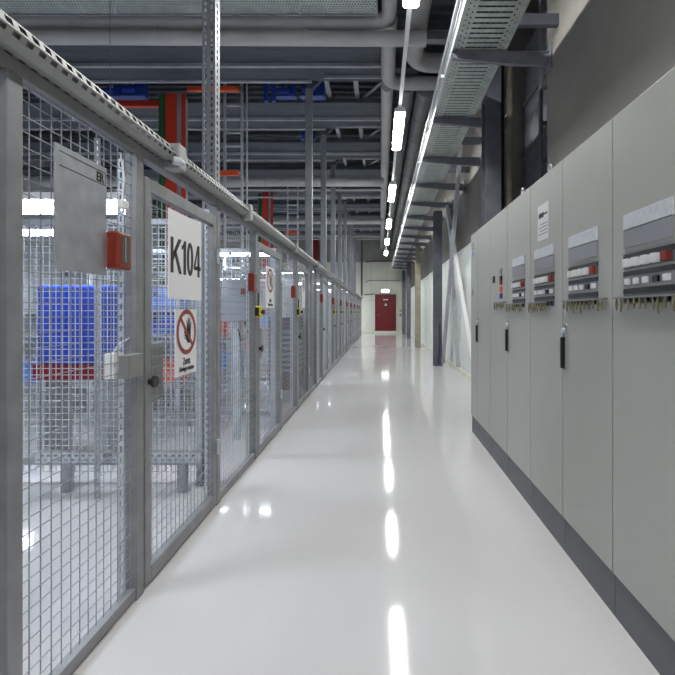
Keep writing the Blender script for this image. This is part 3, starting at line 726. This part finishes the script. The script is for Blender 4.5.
# ------------------------------------------------------------------ cable tray on brackets over the cabinets
ZTR = 3.95
t = thing('ceiling_cable_tray', 'long perforated cable tray on brackets over the right side of the corridor', 'cable tray', (1.0, 1.5, ZTR))
m = MB(); bands = [(0, .03, 0), (.03, .042, 2), (.042, .07, 0), (.07, .082, 1), (.082, .11, 0), (.11, .43, 1), (.43, .45, 0), (.45, .462, 2), (.462, .485, 0), (.485, .497, 1), (.497, .53, 0)]
m.perf((.735, 1.5, ZTR), (0, 1, 0), (1, 0, 0), .075, 348, (.036, .056), bands)
m.build('slotted_bed', M['tray'], t)
m = B(.73, .735, 1.5, 27.6, ZTR, ZTR + .10); m.box(.71, .735, 1.5, 27.6, ZTR + .095, ZTR + .105).box(.722, .735, 1.5, 27.6, ZTR - .008, ZTR)
m.build('side_rail', M['rail_l'], t)
m = B(1.265, 1.27, 1.5, 27.6, ZTR, ZTR + .10); m.build('side_rail', M['tray'], t)
m = MB()
for k in range(9): m.tube([(.78 + k * .055, 1.5, ZTR + .035 + .01 * (k % 3)), (.785 + k * .055, 27.6, ZTR + .035 + .01 * ((k + 1) % 3))], .028, 6)
m.build('cables', M['black'], t)
t = thing('tray_conduit', 'thin bright conduit clipped along the outer edge of the cable tray', 'conduit', (.68, 1.5, ZTR))
MB().tube([(.665, 1.5, ZTR + .02), (.665, 27.6, ZTR + .02)], .013, 8).build('tube', M['rail_l'], t, smooth=True)
m = MB()
for k in range(17): m.box(0.655, .72, 3.6 + k * 1.45, 3.64 + k * 1.45, ZTR + .0, ZTR + .035)
m.build('clips', M['rail_l'], t)
by = [3.0 + 1.55 * k for k in range(16)]
br = thing('wall_bracket', '', 'bracket', (1.2, 0, ZTR), 'tray wall brackets')
m = MB().prism([(.72, ZTR - .012), (.72, ZTR - .075), (1.3, ZTR - .13), (1.745, ZTR - .145), (1.745, ZTR - .012)], 'y', -.025, .025)
m.box(.72, 1.745, -.045, .045, ZTR - .02, ZTR - .012)
m.build('arm', M['brk'], br, bevel=.003)
B(1.70, 1.722, -.07, .07, ZTR - .2, ZTR + .05).build('end_plate', M['brk'], br, bevel=.003)
for i, y in enumerate(by):
    lab = 'blue grey bracket carrying the cable tray, %s' % ('in front of the near concrete wall' if i == 1 else 'just outside the view overhead' if i == 0 else 'number %d counting from the near one' % i)
    if i >= 2: lab = 'blue grey bracket carrying the cable tray, %s beyond the near one' % (ORD[i - 2] if i - 2 < 13 else 'last')
    if i == 0: br.location = (1.2, y, ZTR); br['label'] = lab
    else: dup(br, (1.2, y, ZTR), lab)
# second higher arms on the wall side
for i, y in enumerate((4.35, 7.4, 8.9)):
    tag(B(1.28, 1.78, y - .03, y + .03, ZTR + .13, ZTR + .24).build('short_arm', M['steel_d'], bevel=.004), 'short dark arm above the cable tray, %s from the camera' % ORD[i], 'bracket')

# steel columns on the right
def ibeam(x, y, mname, lab, w=.20, top=5.2, z0=0):
    t = thing('steel_column', lab, 'column', (x, y, z0), 'steel columns along the right wall')
    B(x - w / 2, x + w / 2, y - .1, y - .088, z0, top).build('flange', M[mname], t)
    B(x - w / 2, x + w / 2, y + .088, y + .1, z0, top).build('flange', M[mname], t)
    B(x - .006, x + .006, y - .088, y + .088, z0, top).build('web', M[mname], t)
    B(x - w / 2 - .02, x + w / 2 + .02, y - .13, y + .13, 0, .02).build('base_plate', M['steel_d'], t)
    return t
for i, (y, mn, lab) in enumerate(((5.75, 'steel_d', 'dark blue grey steel column rising behind the switch cabinets'), (11.1, 'steel_d', 'dark blue grey steel column standing free on the glossy floor'),
                              (16.9, 'steel_b', 'tan steel column beyond the free dark column'), (22.3, 'steel_d', 'dark steel column near the far wall'), (26.8, 'steel_d', 'last dark column beside the red door'))):
    top = 5.4 if i == 0 else ZTR - .15
    c = ibeam(1.42, y, mn, lab, top=top)
    if i == 1:
        B(1.44, 1.475, y - .13, y - .1, 1.02, 1.30).build('cable_socket', M['steel_d'], c, bevel=.004)
        MB().tube([(1.46, y - .12, 1.02), (1.465, y - .125, .5), (1.42, y - .12, .03)], .012, 6).build('cable', M['black'], c, smooth=True)
# cross bracing in the bay in front of the free column
def flat(name, p, q, w, m, lab):
    p, q = Vector(p), Vector(q); d = (q - p).normalized(); n = d.cross(Vector((1, 0, 0))).normalized() * w / 2; tx = Vector((.035, 0, 0))
    o = MB(); o.v = [p + n - tx, p - n - tx, q - n - tx, q + n - tx, p + n + tx, p - n + tx, q - n + tx, q + n + tx]
    o.f = [(0, 1, 2, 3), (7, 6, 5, 4), (0, 4, 5, 1), (1, 5, 6, 2), (2, 6, 7, 3), (3, 7, 4, 0)]
    tag(o.build(name, m), lab, 'brace')
flat('brace_bar', (1.60, 10.95, 4.0), (1.60, 7.5, .12), .17, M['white'], 'pale flat brace sloping down behind the end cabinet')
flat('brace_bar', (1.53, 10.95, .10), (1.53, 8.0, 5.4), .12, M['galv'], 'grey flat brace rising from the foot of the free column')
flat('brace_bar', (1.67, 11.0, 3.9), (1.67, 9.6, .15), .06, M['galv'], 'thin grey brace steeply sloping against the white wall')
t = thing('junction_box', 'small white junction box on the wall behind the brace', 'box', (1.70, 9.42, 1.4))
B(1.66, 1.75, 9.3, 9.55, 1.48, 1.75).build('case', M['white'], t, bevel=.01)
MB().tube([(1.7, 9.42, 1.48), (1.7, 9.45, 1.0), (1.72, 9.42, .12)], .012, 6).build('cable', M['white'], t, smooth=True)
# wall panel ribs on the white wall
for i, y in enumerate((13.4, 14.6, 15.6)):
    tag(B(XR - .03, XR, y, y + .12, .09, 2.66).build('wall_rib', M['wallr']), 'pale upright rib on the white wall, %s from the free column' % ORD[i], 'rib', 'ribs on the white wall')
# recess: cable ladders, dark door panel, brown cable bundle, pipes
t = thing('roller_shutter', 'tall dark grey shutter set in the recess above the cabinets', 'shutter', (2.2, 5.6, 0))
B(2.14, 2.20, 4.70, 6.65, 0, 5.2).build('sheet', M['steel_d'], t)
m = MB()
for z in (2.75, 3.55, 4.35): m.box(2.11, 2.14, 4.70, 6.65, z, z + .05)
m.box(2.10, 2.14, 5.28, 5.36, 0, 5.2)
m.build('frame_rib', M['plinth'], t)
for i, y in enumerate((4.72, 5.12)):
    t = thing('vertical_cable_ladder', '%s of two dark vertical cable ladders in the recess' % ('nearer' if i == 0 else 'farther'), 'cable ladder', (1.9, y, 0))
    for x in (1.83, 2.05): B(x - .015, x + .015, y - .03, y + .03, 0, 5.6).build('stile', M['plinth'] if i else M['grey_l'], t)
    for k in range(12): B(1.85, 2.03, y - .015, y + .015, .5 + .42 * k, .55 + .42 * k).build('rung', M['steel_d'], t)
t = thing('cable_bundle', 'brown cable bundle hanging beside the cable tray', 'cable', (1.5, 6.0, 3.9))
for k in range(5):
    MB().tube([(1.45 + k * .04, 6.3, 2.2), (1.46 + k * .04, 6.3, 3.6 + .06 * k), (1.40 + k * .03, 6.2, 4.1), (1.3, 6.6 + .1 * k, 4.25)], .018, 6).build('cable', M['brown'] if k % 2 else M['black'], t, smooth=True)
for i, (x, y, m_) in enumerate(((1.62, 6.0, 'black'), (1.70, 5.9, 'steel_b'))):
    tag(MB().tube([(x, y, 0), (x, y, 4.6)], .04, 10).build('riser_pipe', M[m_], smooth=True), '%s riser pipe beside the dark steel column' % ('black' if i == 0 else 'tan'), 'pipe')

# ------------------------------------------------------------------ camera, world, view
for o in C.objects:
    if '_o' in o: del o['_o']
w = bpy.data.worlds.new('world'); bpy.context.scene.world = w; w.use_nodes = True
w.node_tree.nodes['Background'].inputs[0].default_value = (.5, .55, .6, 1); w.node_tree.nodes['Background'].inputs[1].default_value = .3
cam = bpy.data.cameras.new('camera'); co = bpy.data.objects.new('camera', cam); C.objects.link(co)
co.location = (0, 0, 1.32); co.rotation_euler = (PI / 2, 0, 0)
cam.sensor_width = 36; cam.lens = 24; cam.shift_x = -42.5 / 675; cam.shift_y = -25.5 / 675
cam.clip_start = .05; cam.clip_end = 200
sc = bpy.context.scene; sc.camera = co
sc.view_settings.view_transform = 'Standard'; sc.view_settings.look = 'None'; sc.view_settings.gamma = 1; sc.view_settings.use_curve_mapping = False
sc.view_settings.exposure = .10
sc.cycles.max_bounces = 10; sc.cycles.diffuse_bounces = 5
